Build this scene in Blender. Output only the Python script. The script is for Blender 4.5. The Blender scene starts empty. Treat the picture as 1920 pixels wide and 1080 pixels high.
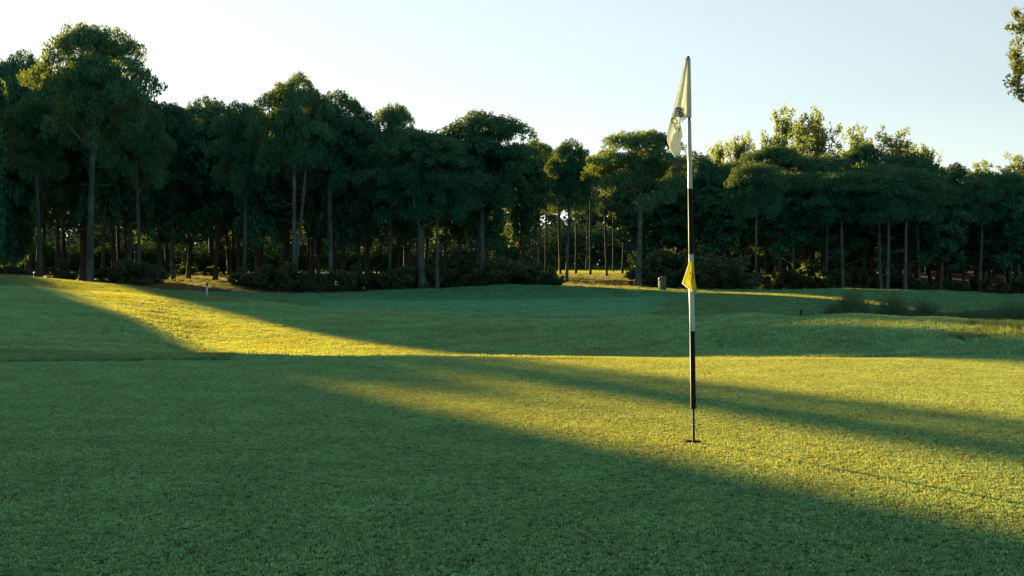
import bpy, math, random
import numpy as np
from mathutils import Vector
R = math.radians
scene = bpy.context.scene
col = scene.collection
F = 2667.0            # focal length in pixels of the 1920 wide photograph (50 mm on 36 mm)
HZ = 495.0            # its horizon row

# ---------------------------------------------------------------- camera, world, sun, exposure
cam_d = bpy.data.cameras.new('camera'); cam = bpy.data.objects.new('camera', cam_d); col.objects.link(cam)
cam.location = (0, 0, 1.0); cam.rotation_euler = (R(90), 0, 0)
cam_d.lens = 50; cam_d.sensor_width = 36; cam_d.shift_y = -45 / 1920
cam_d.clip_start = 0.05; cam_d.clip_end = 9000
scene.camera = cam

SUN_AZ = 27.6         # degrees left of the view direction (+Y)
SUN_EL = 8.4
SD = Vector((-math.sin(R(SUN_AZ)) * math.cos(R(SUN_EL)), math.cos(R(SUN_AZ)) * math.cos(R(SUN_EL)), math.sin(R(SUN_EL))))
world = bpy.data.worlds.new('World'); scene.world = world; world.use_nodes = True
wt = world.node_tree; wt.nodes.clear()
sky = wt.nodes.new('ShaderNodeTexSky'); sky.sky_type = 'NISHITA'; sky.sun_disc = False
sky.sun_elevation = R(SUN_EL); sky.sun_rotation = R(-SUN_AZ)
sky.air_density = 1.0; sky.dust_density = 0.15; sky.ozone_density = 2.0
hs = wt.nodes.new('ShaderNodeHueSaturation'); hs.inputs['Saturation'].default_value = 0.32
tint = wt.nodes.new('ShaderNodeMix'); tint.data_type = 'RGBA'; tint.blend_type = 'MULTIPLY'; tint.inputs[0].default_value = 1
tint.inputs[7].default_value = (0.86, 0.93, 0.95, 1)
bgn = wt.nodes.new('ShaderNodeBackground'); bgn.inputs['Strength'].default_value = 0.05
wo = wt.nodes.new('ShaderNodeOutputWorld')
wt.links.new(sky.outputs[0], hs.inputs['Color']); wt.links.new(hs.outputs[0], tint.inputs[6]); wt.links.new(tint.outputs[2], bgn.inputs[0]); wt.links.new(bgn.outputs[0], wo.inputs[0])
sl = bpy.data.lights.new('sun', 'SUN'); so = bpy.data.objects.new('sun', sl); col.objects.link(so)
sl.energy = 5.0; sl.angle = R(0.5); sl.color = (1.0, 0.86, 0.40)
so.rotation_euler = SD.to_track_quat('Z', 'Y').to_euler()
so.location = (-40, 60, 40)
scene.view_settings.view_transform = 'Standard'; scene.view_settings.look = 'None'
scene.view_settings.exposure = 2.0; scene.view_settings.gamma = 1.0; scene.view_settings.use_curve_mapping = False
scene.cycles.max_bounces = 6; scene.cycles.transparent_max_bounces = 4

# ---------------------------------------------------------------- helpers
def tag(o, label=None, cat=None, group=None, kind=None):
    if label: o['label'] = label
    if cat: o['category'] = cat
    if group: o['group'] = group
    if kind: o['kind'] = kind
    return o

def link(o, parent=None):
    col.objects.link(o)
    if parent is not None: o.parent = parent
    return o

def empty(name, loc, rz=0.0):
    o = bpy.data.objects.new(name, None); o.empty_display_size = 0.3
    o.location = loc; o.rotation_euler = (0, 0, rz); return link(o)

def np_mesh(name, V, Fc, mat, smooth=False):
    V = np.asarray(V, dtype=np.float32); Fc = np.asarray(Fc, dtype=np.int32)
    k = Fc.shape[1]; me = bpy.data.meshes.new(name)
    me.vertices.add(len(V)); me.vertices.foreach_set('co', V.ravel())
    me.loops.add(Fc.size); me.loops.foreach_set('vertex_index', Fc.ravel())
    me.polygons.add(len(Fc)); me.polygons.foreach_set('loop_start', np.arange(0, Fc.size, k, dtype=np.int32))
    if smooth: me.polygons.foreach_set('use_smooth', np.ones(len(Fc), dtype=bool))
    me.update(calc_edges=True); me.validate()
    if mat: me.materials.append(mat)
    return me

def tube(path, radii, seg=8, rng=None, rough=0.0):
    """rings of vertices along a path -> verts, quads (with end caps as degenerate fans kept out)"""
    P = [Vector(p) for p in path]; V = []; Q = []
    for i, p in enumerate(P):
        t = (P[min(i + 1, len(P) - 1)] - P[max(i - 1, 0)]).normalized()
        a = t.cross(Vector((0.13, 0.97, 0.21))).normalized(); b = t.cross(a).normalized()
        for k in range(seg):
            an = 2 * math.pi * k / seg
            r = radii[i] * (1 + (rng.uniform(-rough, rough) if rng else 0))
            V.append(p + (a * math.cos(an) + b * math.sin(an)) * r)
    for i in range(len(P) - 1):
        for k in range(seg):
            k2 = (k + 1) % seg
            Q.append((i * seg + k, i * seg + k2, (i + 1) * seg + k2, (i + 1) * seg + k))
    c = len(V); V.append(P[-1] + (P[-1] - P[-2]).normalized() * radii[-1] * 0.4)
    for k in range(seg): Q.append(((len(P) - 1) * seg + k, (len(P) - 1) * seg + (k + 1) % seg, c, c))
    return V, Q

class MB:
    def __init__(s): s.V = []; s.Fc = []
    def add(s, V, Q):
        o = len(s.V); s.V += [tuple(v) for v in V]
        for q in Q:
            q = list(dict.fromkeys(q)); s.Fc.append([o + i for i in q])
    def tube(s, path, radii, seg=8, rng=None, rough=0): s.add(*tube(path, radii, seg, rng, rough))
    def mesh(s, name, mat, smooth=True):
        me = bpy.data.meshes.new(name); me.from_pydata(s.V, [], s.Fc); me.update()
        if smooth: me.polygons.foreach_set('use_smooth', [True] * len(me.polygons))
        if mat: me.materials.append(mat)
        return me

# ---------------------------------------------------------------- materials
def new_mat(name):
    m = bpy.data.materials.new(name); m.use_nodes = True; t = m.node_tree; t.nodes.clear()
    out = t.nodes.new('ShaderNodeOutputMaterial'); return m, t, out

def nz(t, scale, detail=4, rough=0.6, vec=None, mapscale=None):
    n = t.nodes.new('ShaderNodeTexNoise'); n.inputs['Scale'].default_value = scale
    n.inputs['Detail'].default_value = detail; n.inputs['Roughness'].default_value = rough
    tc = t.nodes.new('ShaderNodeNewGeometry') if vec is None else None
    src = tc.outputs['Position'] if vec is None else vec
    if mapscale:
        mp = t.nodes.new('ShaderNodeMapping'); mp.inputs['Scale'].default_value = mapscale
        t.links.new(src, mp.inputs[0]); src = mp.outputs[0]
    t.links.new(src, n.inputs['Vector']); return n.outputs['Fac']

def ramp(t, fac, stops):
    r = t.nodes.new('ShaderNodeValToRGB'); e = r.color_ramp.elements
    e[0].position, e[0].color = stops[0][0], (*stops[0][1], 1)
    e[1].position, e[1].color = stops[1][0], (*stops[1][1], 1)
    for p, c in stops[2:]:
        x = e.new(p); x.color = (*c, 1)
    t.links.new(fac, r.inputs[0]); return r.outputs[0]

def mixc(t, fac, a, b, mode='MIX'):
    m = t.nodes.new('ShaderNodeMix'); m.data_type = 'RGBA'; m.blend_type = mode
    for i, v in ((0, fac), (6, a), (7, b)):
        if hasattr(v, 'is_linked'): t.links.new(v, m.inputs[i])
        elif i == 0: m.inputs[0].default_value = v
        else: m.inputs[i].default_value = (*v, 1)
    return m.outputs[2]

def leafy(name, dark, light, trans, tf=0.5, spec=0.06, noise=0.6, patch=None, inst=0.0, rough=0.5):
    """thin leaf / blade: reflects its own green, lets yellow-green light through"""
    m, t, out = new_mat(name)
    g = t.nodes.new('ShaderNodeNewGeometry'); oi = t.nodes.new('ShaderNodeObjectInfo')
    c = ramp(t, g.outputs['Random Per Island'], [(0.0, dark), (1.0, light)])
    if patch:
        n = nz(t, noise, 3, 0.6)
        f = ramp(t, n, [(0.57, (0, 0, 0)), (0.72, (0.8, 0.8, 0.8))])
        c = mixc(t, f, c, patch)
    n2 = nz(t, noise * 2.3, 2, 0.5)
    v = ramp(t, n2, [(0.3, (0.84, 0.84, 0.84)), (0.7, (1.1, 1.1, 1.1))])
    c = mixc(t, 1.0, c, v, 'MULTIPLY')
    if inst:
        vi = ramp(t, oi.outputs['Random'], [(0.0, (1 - inst,) * 3), (1.0, (1 + inst,) * 3)]); c = mixc(t, 1.0, c, vi, 'MULTIPLY'); v = mixc(t, 1.0, v, vi, 'MULTIPLY')
    tc_ = mixc(t, 1.0, trans, v, 'MULTIPLY')
    d = t.nodes.new('ShaderNodeBsdfDiffuse'); t.links.new(c, d.inputs[0])
    tr = t.nodes.new('ShaderNodeBsdfTranslucent'); t.links.new(tc_, tr.inputs[0])
    mx = t.nodes.new('ShaderNodeMixShader'); mx.inputs[0].default_value = tf
    t.links.new(d.outputs[0], mx.inputs[1]); t.links.new(tr.outputs[0], mx.inputs[2])
    gl = t.nodes.new('ShaderNodeBsdfGlossy'); gl.inputs['Roughness'].default_value = rough; gl.inputs[0].default_value = (0.85, 0.85, 0.6, 1)
    m2 = t.nodes.new('ShaderNodeMixShader'); m2.inputs[0].default_value = spec
    t.links.new(mx.outputs[0], m2.inputs[1]); t.links.new(gl.outputs[0], m2.inputs[2])
    t.links.new(m2.outputs[0], out.inputs[0]); return m

def rough_mat(name, stops, scale, bump=0.3, rough=0.9, mapscale=None, bscale=None, bdist=0.02, vec=None, spec=0.2, metallic=0):
    m, t, out = new_mat(name); p = t.nodes.new('ShaderNodeBsdfPrincipled')
    v = None
    if vec == 'object':
        tc = t.nodes.new('ShaderNodeTexCoord'); v = tc.outputs['Object']
    f = nz(t, scale, 6, 0.65, v, mapscale); t.links.new(ramp(t, f, stops), p.inputs['Base Color'])
    p.inputs['Roughness'].default_value = rough; p.inputs['Specular IOR Level'].default_value = spec; p.inputs['Metallic'].default_value = metallic
    if bump:
        b = t.nodes.new('ShaderNodeBump'); b.inputs['Strength'].default_value = bump; b.inputs['Distance'].default_value = bdist
        t.links.new(nz(t, bscale or scale * 3, 5, 0.7, v, mapscale), b.inputs['Height']); t.links.new(b.outputs[0], p.inputs['Normal'])
    t.links.new(p.outputs[0], out.inputs[0]); return m

M_green_soil = rough_mat('green_turf', [(0.3, (0.012, 0.045, 0.020)), (0.7, (0.022, 0.075, 0.030))], 60, 0.9, bscale=220, bdist=0.01, spec=0.05)
M_fair_soil = rough_mat('fairway_turf', [(0.35, (0.014, 0.055, 0.025)), (0.65, (0.024, 0.080, 0.034))], 3, 0.9, bscale=40, bdist=0.04, spec=0.05)
M_wood_soil = rough_mat('woodland_soil', [(0.35, (0.05, 0.055, 0.02)), (0.5, (0.12, 0.085, 0.045)), (0.7, (0.20, 0.15, 0.08))], 0.5, 0.8, bscale=6, bdist=0.15, spec=0.05)
M_field = rough_mat('field_grass', [(0.35, (0.09, 0.13, 0.03)), (0.65, (0.16, 0.18, 0.05))], 0.4, 0.6, bscale=8, bdist=0.05, spec=0.05)
M_bark = rough_mat('pine_bark', [(0.3, (0.02, 0.04, 0.034)), (0.5, (0.06, 0.10, 0.09)), (0.7, (0.12, 0.18, 0.16))], 2.2, 0.8, mapscale=(1, 1, 0.45), bscale=7, bdist=0.06, vec='object', spec=0.1)
M_bark2 = rough_mat('dark_bark', [(0.3, (0.03, 0.032, 0.028)), (0.7, (0.10, 0.09, 0.07))], 2.0, 0.8, mapscale=(1, 1, 0.3), bscale=6, bdist=0.05, vec='object', spec=0.1)
M_bark3 = rough_mat('pale_bark', [(0.3, (0.025, 0.055, 0.048)), (0.7, (0.10, 0.16, 0.14))], 2.0, 0.8, mapscale=(1, 1, 0.3), bscale=6, bdist=0.05, vec='object', spec=0.1)
M_pine = leafy('pine_needles', (0.003, 0.085, 0.056), (0.016, 0.205, 0.135), (0.28, 0.28, 0.03), 0.22, 0.015, 0.7)
M_pine2 = leafy('pine_needles_light', (0.005, 0.105, 0.070), (0.026, 0.230, 0.150), (0.38, 0.37, 0.04), 0.27, 0.015, 0.7)
M_feather = leafy('feathery_leaves', (0.06, 0.10, 0.04), (0.12, 0.17, 0.06), (0.40, 0.42, 0.12), 0.5, 0.04, 0.8)
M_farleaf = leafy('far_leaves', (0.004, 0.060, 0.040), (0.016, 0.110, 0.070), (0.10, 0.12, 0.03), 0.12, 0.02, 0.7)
M_dry = leafy('dry_grass', (0.14, 0.11, 0.04), (0.30, 0.24, 0.09), (0.50, 0.42, 0.12), 0.25, 0.03, 0.7, inst=0.3)
M_fieldblade = leafy('field_blades', (0.05, 0.14, 0.03), (0.14, 0.30, 0.07), (0.60, 0.56, 0.06), 0.28, 0.03, 0.3, inst=0.2)
M_bush = leafy('bush_leaves', (0.006, 0.050, 0.032), (0.030, 0.110, 0.065), (0.28, 0.28, 0.05), 0.30, 0.04, 1.0)
M_reed = leafy('reed_leaves', (0.010, 0.080, 0.052), (0.04, 0.17, 0.11), (0.14, 0.17, 0.05), 0.25, 0.03, 1.0)
M_euca = leafy('hanging_leaves', (0.04, 0.08, 0.035), (0.11, 0.15, 0.06), (0.30, 0.30, 0.08), 0.4, 0.06, 2.0)
M_gblade = leafy('green_blades', (0.000, 0.050, 0.030), (0.012, 0.590, 0.350), (1.0, 0.68, 0.004), 0.19, 0.035, 0.9, inst=0.5, rough=0.55)
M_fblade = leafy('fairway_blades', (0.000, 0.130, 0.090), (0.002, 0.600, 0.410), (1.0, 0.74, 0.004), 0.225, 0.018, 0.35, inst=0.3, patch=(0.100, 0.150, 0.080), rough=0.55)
M_fblade2 = leafy('second_cut_shade_blades', (0.000, 0.100, 0.068), (0.002, 0.420, 0.280), (0.9, 0.66, 0.004), 0.18, 0.018, 0.35, patch=(0.100, 0.130, 0.060), inst=0.3, rough=0.55)  # darker tone paints in swale and far mound shading; also the collar grass
M_fblade3 = leafy('smooth_cut_lit_blades', (0.000, 0.170, 0.120), (0.003, 0.600, 0.420), (1.0, 0.74, 0.004), 0.18, 0.02, 0.35, inst=0.2, rough=0.55)  # shorter cut, its colour brightened to stand in for relief shading
M_rblade = leafy('rough_blades', (0.002, 0.080, 0.052), (0.020, 0.320, 0.190), (0.80, 0.64, 0.02), 0.20, 0.045, 0.5, inst=0.35, rough=0.5)

def paint(name, c, rough=0.35, coat=0.0):
    m, t, out = new_mat(name); p = t.nodes.new('ShaderNodeBsdfPrincipled')
    tc = t.nodes.new('ShaderNodeTexCoord')
    n = nz(t, 14, 5, 0.7, tc.outputs['Object'], (1, 1, 0.2))
    k = [tuple(x * q for x in c) for q in (0.82, 1.0)]
    t.links.new(ramp(t, n, [(0.35, k[0]), (0.6, k[1])]), p.inputs['Base Color'])
    p.inputs['Roughness'].default_value = rough; p.inputs['Specular IOR Level'].default_value = 0.12 if max(c) < 0.1 else 0.4; t.links.new(p.outputs[0], out.inputs[0]); return m
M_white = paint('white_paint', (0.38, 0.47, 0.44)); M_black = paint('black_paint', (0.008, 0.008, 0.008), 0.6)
M_rod = paint('rod_metal', (0.01, 0.01, 0.01), 0.7); M_cup = paint('cup_plastic', (0.02, 0.025, 0.02), 0.7)
M_ink = paint('black_ink', (0.012, 0.012, 0.014), 0.8)
M_bin = rough_mat('bin_metal', [(0.3, (0.06, 0.085, 0.08)), (0.7, (0.11, 0.15, 0.14))], 6, 0.2, 0.6)

def cloth(name, c, tr, tf):
    m, t, out = new_mat(name); tc = t.nodes.new('ShaderNodeTexCoord')
    n = nz(t, 18, 4, 0.6, tc.outputs['Object'], (1, 1, 0.5))
    v = ramp(t, n, [(0.3, (0.86, 0.86, 0.84)), (0.7, (1, 1, 1))])
    d = t.nodes.new('ShaderNodeBsdfDiffuse'); t.links.new(mixc(t, 1, c, v, 'MULTIPLY'), d.inputs[0])
    r = t.nodes.new('ShaderNodeBsdfTranslucent'); t.links.new(mixc(t, 1, tr, v, 'MULTIPLY'), r.inputs[0])
    b = t.nodes.new('ShaderNodeBump'); b.inputs['Strength'].default_value = 0.25; b.inputs['Distance'].default_value = 0.004
    t.links.new(nz(t, 30, 3, 0.6, tc.outputs['Object']), b.inputs['Height']); t.links.new(b.outputs[0], d.inputs['Normal'])
    mx = t.nodes.new('ShaderNodeMixShader'); mx.inputs[0].default_value = tf
    t.links.new(d.outputs[0], mx.inputs[1]); t.links.new(r.outputs[0], mx.inputs[2]); t.links.new(mx.outputs[0], out.inputs[0]); return m
M_flag = cloth('cream_cloth', (0.80, 0.80, 0.74), (0.82, 0.84, 0.80), 0.42)
M_flag_in = cloth('pale_cloth', (0.85, 0.84, 0.76), (0.95, 0.95, 0.92), 0.7)
M_hem = cloth('hem_cloth', (0.40, 0.34, 0.22), (0.30, 0.22, 0.10), 0.3)
M_yflag = cloth('yellow_cloth', (0.80, 0.72, 0.12), (0.85, 0.76, 0.10), 0.42)
M_ydark = cloth('yellow_cloth_shaded_side', (0.45, 0.38, 0.05), (0.3, 0.25, 0.03), 0.2)

m, t, out = new_mat('pond_water'); p = t.nodes.new('ShaderNodeBsdfPrincipled')
p.inputs['Base Color'].default_value = (0.02, 0.05, 0.035, 1); p.inputs['Roughness'].default_value = 0.08; p.inputs['IOR'].default_value = 1.33
b = t.nodes.new('ShaderNodeBump'); b.inputs['Strength'].default_value = 0.15; b.inputs['Distance'].default_value = 0.05
t.links.new(nz(t, 3, 3, 0.6), b.inputs['Height']); t.links.new(b.outputs[0], p.inputs['Normal']); t.links.new(p.outputs[0], out.inputs[0]); M_water = m

# ---------------------------------------------------------------- terrain height field
# cross-sections of the ground, each along one bearing: (distance, height) knots; bearing = photograph column
def zz(Y, y): return 1.0 - Y * (y - HZ) / F
COL = {
 -900: [(14.5,0),(17,-.05),(20,-.15),(30,-.1),(40,.3),(50,.6),(62,.4),(80,-.1),(105,-.2)],
 0:    [(14.3,0),(17,zz(17,659)),(19,zz(19,657)),(24,zz(24,626)),(30,zz(30,588)),(36,zz(36,556)),(40.5,zz(40.5,538)),(41.5,zz(41.5,537)),(47,zz(47,517)),(52,.45),(62,.0),(80,-.3),(105,-.3)],
 200:  [(14.5,.01),(16.8,zz(16.8,663)),(20,zz(20,657)),(25,zz(25,628)),(30,zz(30,597)),(36,zz(36,566)),(40.5,zz(40.5,549)),(41.5,zz(41.5,547)),(46,zz(46,535)),(52,.15),(62,-.3),(80,-.5),(105,-.5)],
 390:  [(14.8,0),(16.5,-.06),(20,-.42),(24.5,zz(24.5,669)),(28,zz(28,646)),(32,zz(32,615)),(36,zz(36,590)),(40.5,zz(40.5,568)),(41.5,zz(41.5,566)),(45,zz(45,557)),(52,-.35),(65,-.8),(80,-.9),(105,-.6)],
 600:  [(15,0),(16.5,-.09),(20,-.45),(24.5,zz(24.5,670)),(30,zz(30,630)),(35,zz(35,603)),(41,zz(41,583)),(44,zz(44,578)),(52,-.85),(60,-1.1),(70,zz(70,573)),(85,zz(85,557)),(95,zz(95,552)),(105,-1.0)],
 780:  [(15,0),(16.5,-.09),(20,-.44),(24.5,zz(24.5,668)),(29,zz(29,634)),(34,zz(34,606)),(38,zz(38,594)),(42,-.45),(50,-.95),(60,zz(60,588)),(72,zz(72,570)),(82,zz(82,563)),(90,zz(90,556)),(99,zz(99,542)),(108,-.85)],
 960:  [(15,0),(16.5,-.1),(20,-.42),(24,zz(24,667)),(28,zz(28,630)),(32,zz(32,603)),(34.5,zz(34.5,598)),(40,-.7),(50,-1.0),(58,zz(58,590)),(68,zz(68,575)),(78,zz(78,566)),(88,zz(88,555)),(97,zz(97,536)),(105,-.62)],
 1200: [(15.1,0),(16.5,-.12),(19,-.32),(22,zz(22,665)),(26,zz(26,623)),(30,zz(30,594)),(36,-.55),(50,-.98),(60,zz(60,588)),(75,zz(75,570)),(88,zz(88,556)),(98,zz(98,543)),(105,-.72)],
 1400: [(15.1,0),(16.5,-.13),(18,-.2),(20,zz(20,660)),(23,zz(23,618)),(26.5,zz(26.5,590)),(33,-.5),(42,-1.2),(55,-1.5),(66,-1.4),(80,zz(80,563)),(95,zz(95,547)),(110,-.95)],
 1600: [(15.1,0),(16,-.06),(17.5,zz(17.5,664)),(20,zz(20,625)),(23,zz(23,592)),(28,-.25),(36,-1.3),(46,-2.0),(62,-2.1),(72,-1.6),(84,zz(84,557)),(97,zz(97,543)),(120,-1.3)],
 1750: [(15.1,0),(16,-.05),(17.2,zz(17.2,660)),(19,zz(19,628)),(21,zz(21,600)),(27,-.3),(36,-1.4),(46,-2.1),(64,-2.1),(74,-1.6),(86,zz(86,560)),(98,zz(98,546)),(120,-1.5)],
 1920: [(15.1,0),(16,-.05),(17.2,zz(17.2,655)),(18.4,zz(18.4,630)),(19.5,zz(19.5,613)),(26,-.35),(36,-1.5),(46,-2.1),(66,-2.1),(76,-1.7),(88,zz(88,567)),(99,zz(99,552)),(120,-1.7)],
 2900: [(15,0),(17,.0),(20,.1),(26,-.3),(40,-1.3),(60,-1.9),(80,-1.6),(100,-1.4),(120,-1.5)],
}
YK = np.concatenate([np.arange(-50, 60, 0.5), np.arange(60, 130, 1.0), [140, 160, 190, 230, 300, 500, 5000]])
def pchip(xs, ys, xq):
    xs = np.array(xs, float); ys = np.array(ys, float); h = np.diff(xs); d = np.diff(ys) / h; mm = np.zeros_like(xs)
    for i in range(1, len(xs) - 1):
        if d[i - 1] * d[i] > 0:
            w1 = 2 * h[i] + h[i - 1]; w2 = h[i] + 2 * h[i - 1]; mm[i] = (w1 + w2) / (w1 / d[i - 1] + w2 / d[i])
    i = np.clip(np.searchsorted(xs, xq) - 1, 0, len(h) - 1); tt = np.clip((xq - xs[i]) / h[i], 0, 1)
    return ((1 + 2 * tt) * (1 - tt) ** 2 * ys[i] + tt * (1 - tt) ** 2 * h[i] * mm[i] + tt * tt * (3 - 2 * tt) * ys[i + 1] + tt * tt * (tt - 1) * h[i] * mm[i + 1])
ca = sorted(COL); A = np.array([(c - 960) / F for c in ca]); TAB = []
for c in ca:
    k = [(-60, 0), (-20, 0), (4, 0), (12, 0)] + COL[c] + [(140, -0.12), (180, 0.08), (230, 0.0), (300, 0.3), (500, 0.0), (5200, -2.0)]
    TAB.append(pchip([q[0] for q in k], [q[1] for q in k], YK))
TAB = np.array(TAB)
def hnoise(x, y):
    return (0.5 * np.sin(x * 0.9 + 1.3 * np.sin(y * 0.31)) * np.sin(y * 0.7 + 0.8 * np.sin(x * 0.43)) + 0.3 * np.sin(2.3 * x + 1.7 * y) + 0.2 * np.sin(3.9 * y - 2.1 * x))
def zgr(x, y):
    x = np.asarray(x, float); y = np.asarray(y, float)
    a = np.clip(x / np.maximum(y, 8.0), A[0], A[-1] - 1e-6)
    i = np.clip(np.searchsorted(A, a) - 1, 0, len(A) - 2); tt = (a - A[i]) / (A[i + 1] - A[i]); tt = tt * tt * (3 - 2 * tt) * 0.6 + tt * 0.4
    j = np.clip(np.searchsorted(YK, y) - 1, 0, len(YK) - 2); s = np.clip((y - YK[j]) / (YK[j + 1] - YK[j]), 0, 1)
    def at(ii): return TAB[ii, j] * (1 - s) + TAB[ii, j + 1] * s
    z = at(i) * (1 - tt) + at(i + 1) * tt
    amp = np.where(y < 15, 0.003, np.where(y < 95, 0.018, 0.07))
    return z + amp * hnoise(x, y)
def ground(x, y): return float(zgr(np.array([x]), np.array([y]))[0])
def PX(px, Y): return (px - 960) / F * Y

def grow(start, stop, step0, k):
    v = [start]; s = step0
    while v[-1] < stop: v.append(v[-1] + s); s *= k
    return v
xs = np.array(sorted(set([round(q, 3) for q in np.arange(-14, 14.01, 0.3)] + [round(q, 3) for q in grow(14.3, 3000, 0.4, 1.07)] + [-round(q, 3) for q in grow(14.3, 3000, 0.4, 1.07)])))
ys = np.array(sorted(set([round(-q, 3) for q in grow(0.6, 300, 0.8, 1.3)] + [round(q, 3) for q in np.arange(0, 52, 0.25)] + [round(q, 3) for q in grow(52, 140, 0.5, 1.02)] + [round(q, 3) for q in grow(142, 4500, 3, 1.15)])))
GX, GY = np.meshgrid(xs, ys); GZ = zgr(GX, GY)
NXg = len(xs); VV = np.stack([GX, GY, GZ], -1).reshape(-1, 3)
ii, jj = np.meshgrid(np.arange(NXg - 1), np.arange(len(ys) - 1)); b0 = (jj * NXg + ii).ravel()
QQ = np.stack([b0, b0 + 1, b0 + 1 + NXg, b0 + NXg], 1)
cx = VV[QQ].mean(1)
def green_edge(x): return np.where(x < -2, 14.85 + (x + 2) * 0.12, 15.0 + 0.02 * np.clip(x, -2, 8))
is_green = (cx[:, 1] < green_edge(cx[:, 0])) & (cx[:, 1] > -6) & (cx[:, 0] > -16) & (cx[:, 0] < 18)
wood_y = 99.0 + 2.0 * np.sin(cx[:, 0] * 0.12) + np.where(cx[:, 0] < -14, -6, 0)
is_wood = (~is_green) & (cx[:, 1] > wood_y) & (cx[:, 1] < 152)
is_field = (~is_green) & (cx[:, 1] >= 152)
is_fair = ~(is_green | is_wood | is_field)
def sub(mask, name, mat, label=None, kind='structure'):
    q = QQ[mask]; u, inv = np.unique(q, return_inverse=True)
    me = np_mesh(name, VV[u], inv.reshape(q.shape), mat, True)
    o = link(bpy.data.objects.new(name, me)); tag(o, label, None, None, kind); return o
YP = 8.0; S = YP / F; bx = PX(1301, YP)
HX0, HX1, HY0, HY1 = [xs[np.searchsorted(xs, bx - .08) - 1], xs[np.searchsorted(xs, bx + .08)], ys[np.searchsorted(ys, YP - .08) - 1], ys[np.searchsorted(ys, YP + .08)]]
hole_cells = is_green & (cx[:, 0] > HX0) & (cx[:, 0] < HX1) & (cx[:, 1] > HY0) & (cx[:, 1] < HY1)
G_green = sub(is_green & ~hole_cells, 'putting_green', M_green_soil, 'flat closely mown putting green across the whole foreground')
G_fair = sub(is_fair, 'fairway', M_fair_soil, 'rolling mown fairway between the putting green and the pine wood')
G_wood = sub(is_wood, 'woodland_floor', M_wood_soil, 'bare brown earth and needle litter under the pines')
G_field = sub(is_field, 'field', M_field, 'sunlit open grass field seen beyond the pine trunks')

from mathutils.geometry import delaunay_2d_cdt
def cut_patch():
    gx = [q for q in xs if HX0 - 1e-6 <= q <= HX1 + 1e-6]; gy = [q for q in ys if HY0 - 1e-6 <= q <= HY1 + 1e-6]
    bd = [(q, gy[0]) for q in gx] + [(gx[-1], q) for q in gy[1:]] + [(q, gy[-1]) for q in reversed(gx[:-1])] + [(gx[0], q) for q in reversed(gy[1:-1])]
    n = 32; ci = [(bx + .054 * math.cos(2 * math.pi * k / n), YP + .054 * math.sin(2 * math.pi * k / n)) for k in range(n)]
    pts = [Vector(p) for p in bd + ci]; nb = len(bd)
    ed = [(k, (k + 1) % nb) for k in range(nb)] + [(nb + k, nb + (k + 1) % n) for k in range(n)]
    v, e, f, *_ = delaunay_2d_cdt(pts, ed, [], 1, 1e-6)
    ff = [t for t in f if (sum((v[i] for i in t), Vector((0, 0))) / len(t) - Vector((bx, YP))).length > .05]
    me = bpy.data.meshes.new('turf_by_hole'); me.from_pydata([(q.x, q.y, ground(q.x, q.y)) for q in v], [], ff); me.update(); me.materials.append(M_green_soil)
    o = link(bpy.data.objects.new('turf_by_hole', me), G_green)
cut_patch()

# ---------------------------------------------------------------- grass (uncountable blades, geometry nodes)
def tuft_mesh(name, n, rad, h, w, mat, seed, lean=0.5):
    r = np.random.RandomState(seed); V = []; Fc = []
    for i in range(n):
        a = r.rand() * 6.283; d = rad * math.sqrt(r.rand()); x, y = d * math.cos(a), d * math.sin(a)
        hh = h * (0.55 + 0.6 * r.rand()); b = r.rand() * 6.283; ww = w * (0.7 + 0.6 * r.rand()) / 2
        la = r.rand() * 6.283; lz = lean * r.rand() * hh
        c, s = math.cos(b) * ww, math.sin(b) * ww; k = len(V)
        V += [(x - c, y - s, -0.15 * h), (x + c, y + s, -0.15 * h), (x + math.cos(la) * lz, y + math.sin(la) * lz, hh)]
        Fc.append((k, k + 1, k + 2))
    return np_mesh(name, V, Fc, mat)

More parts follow.
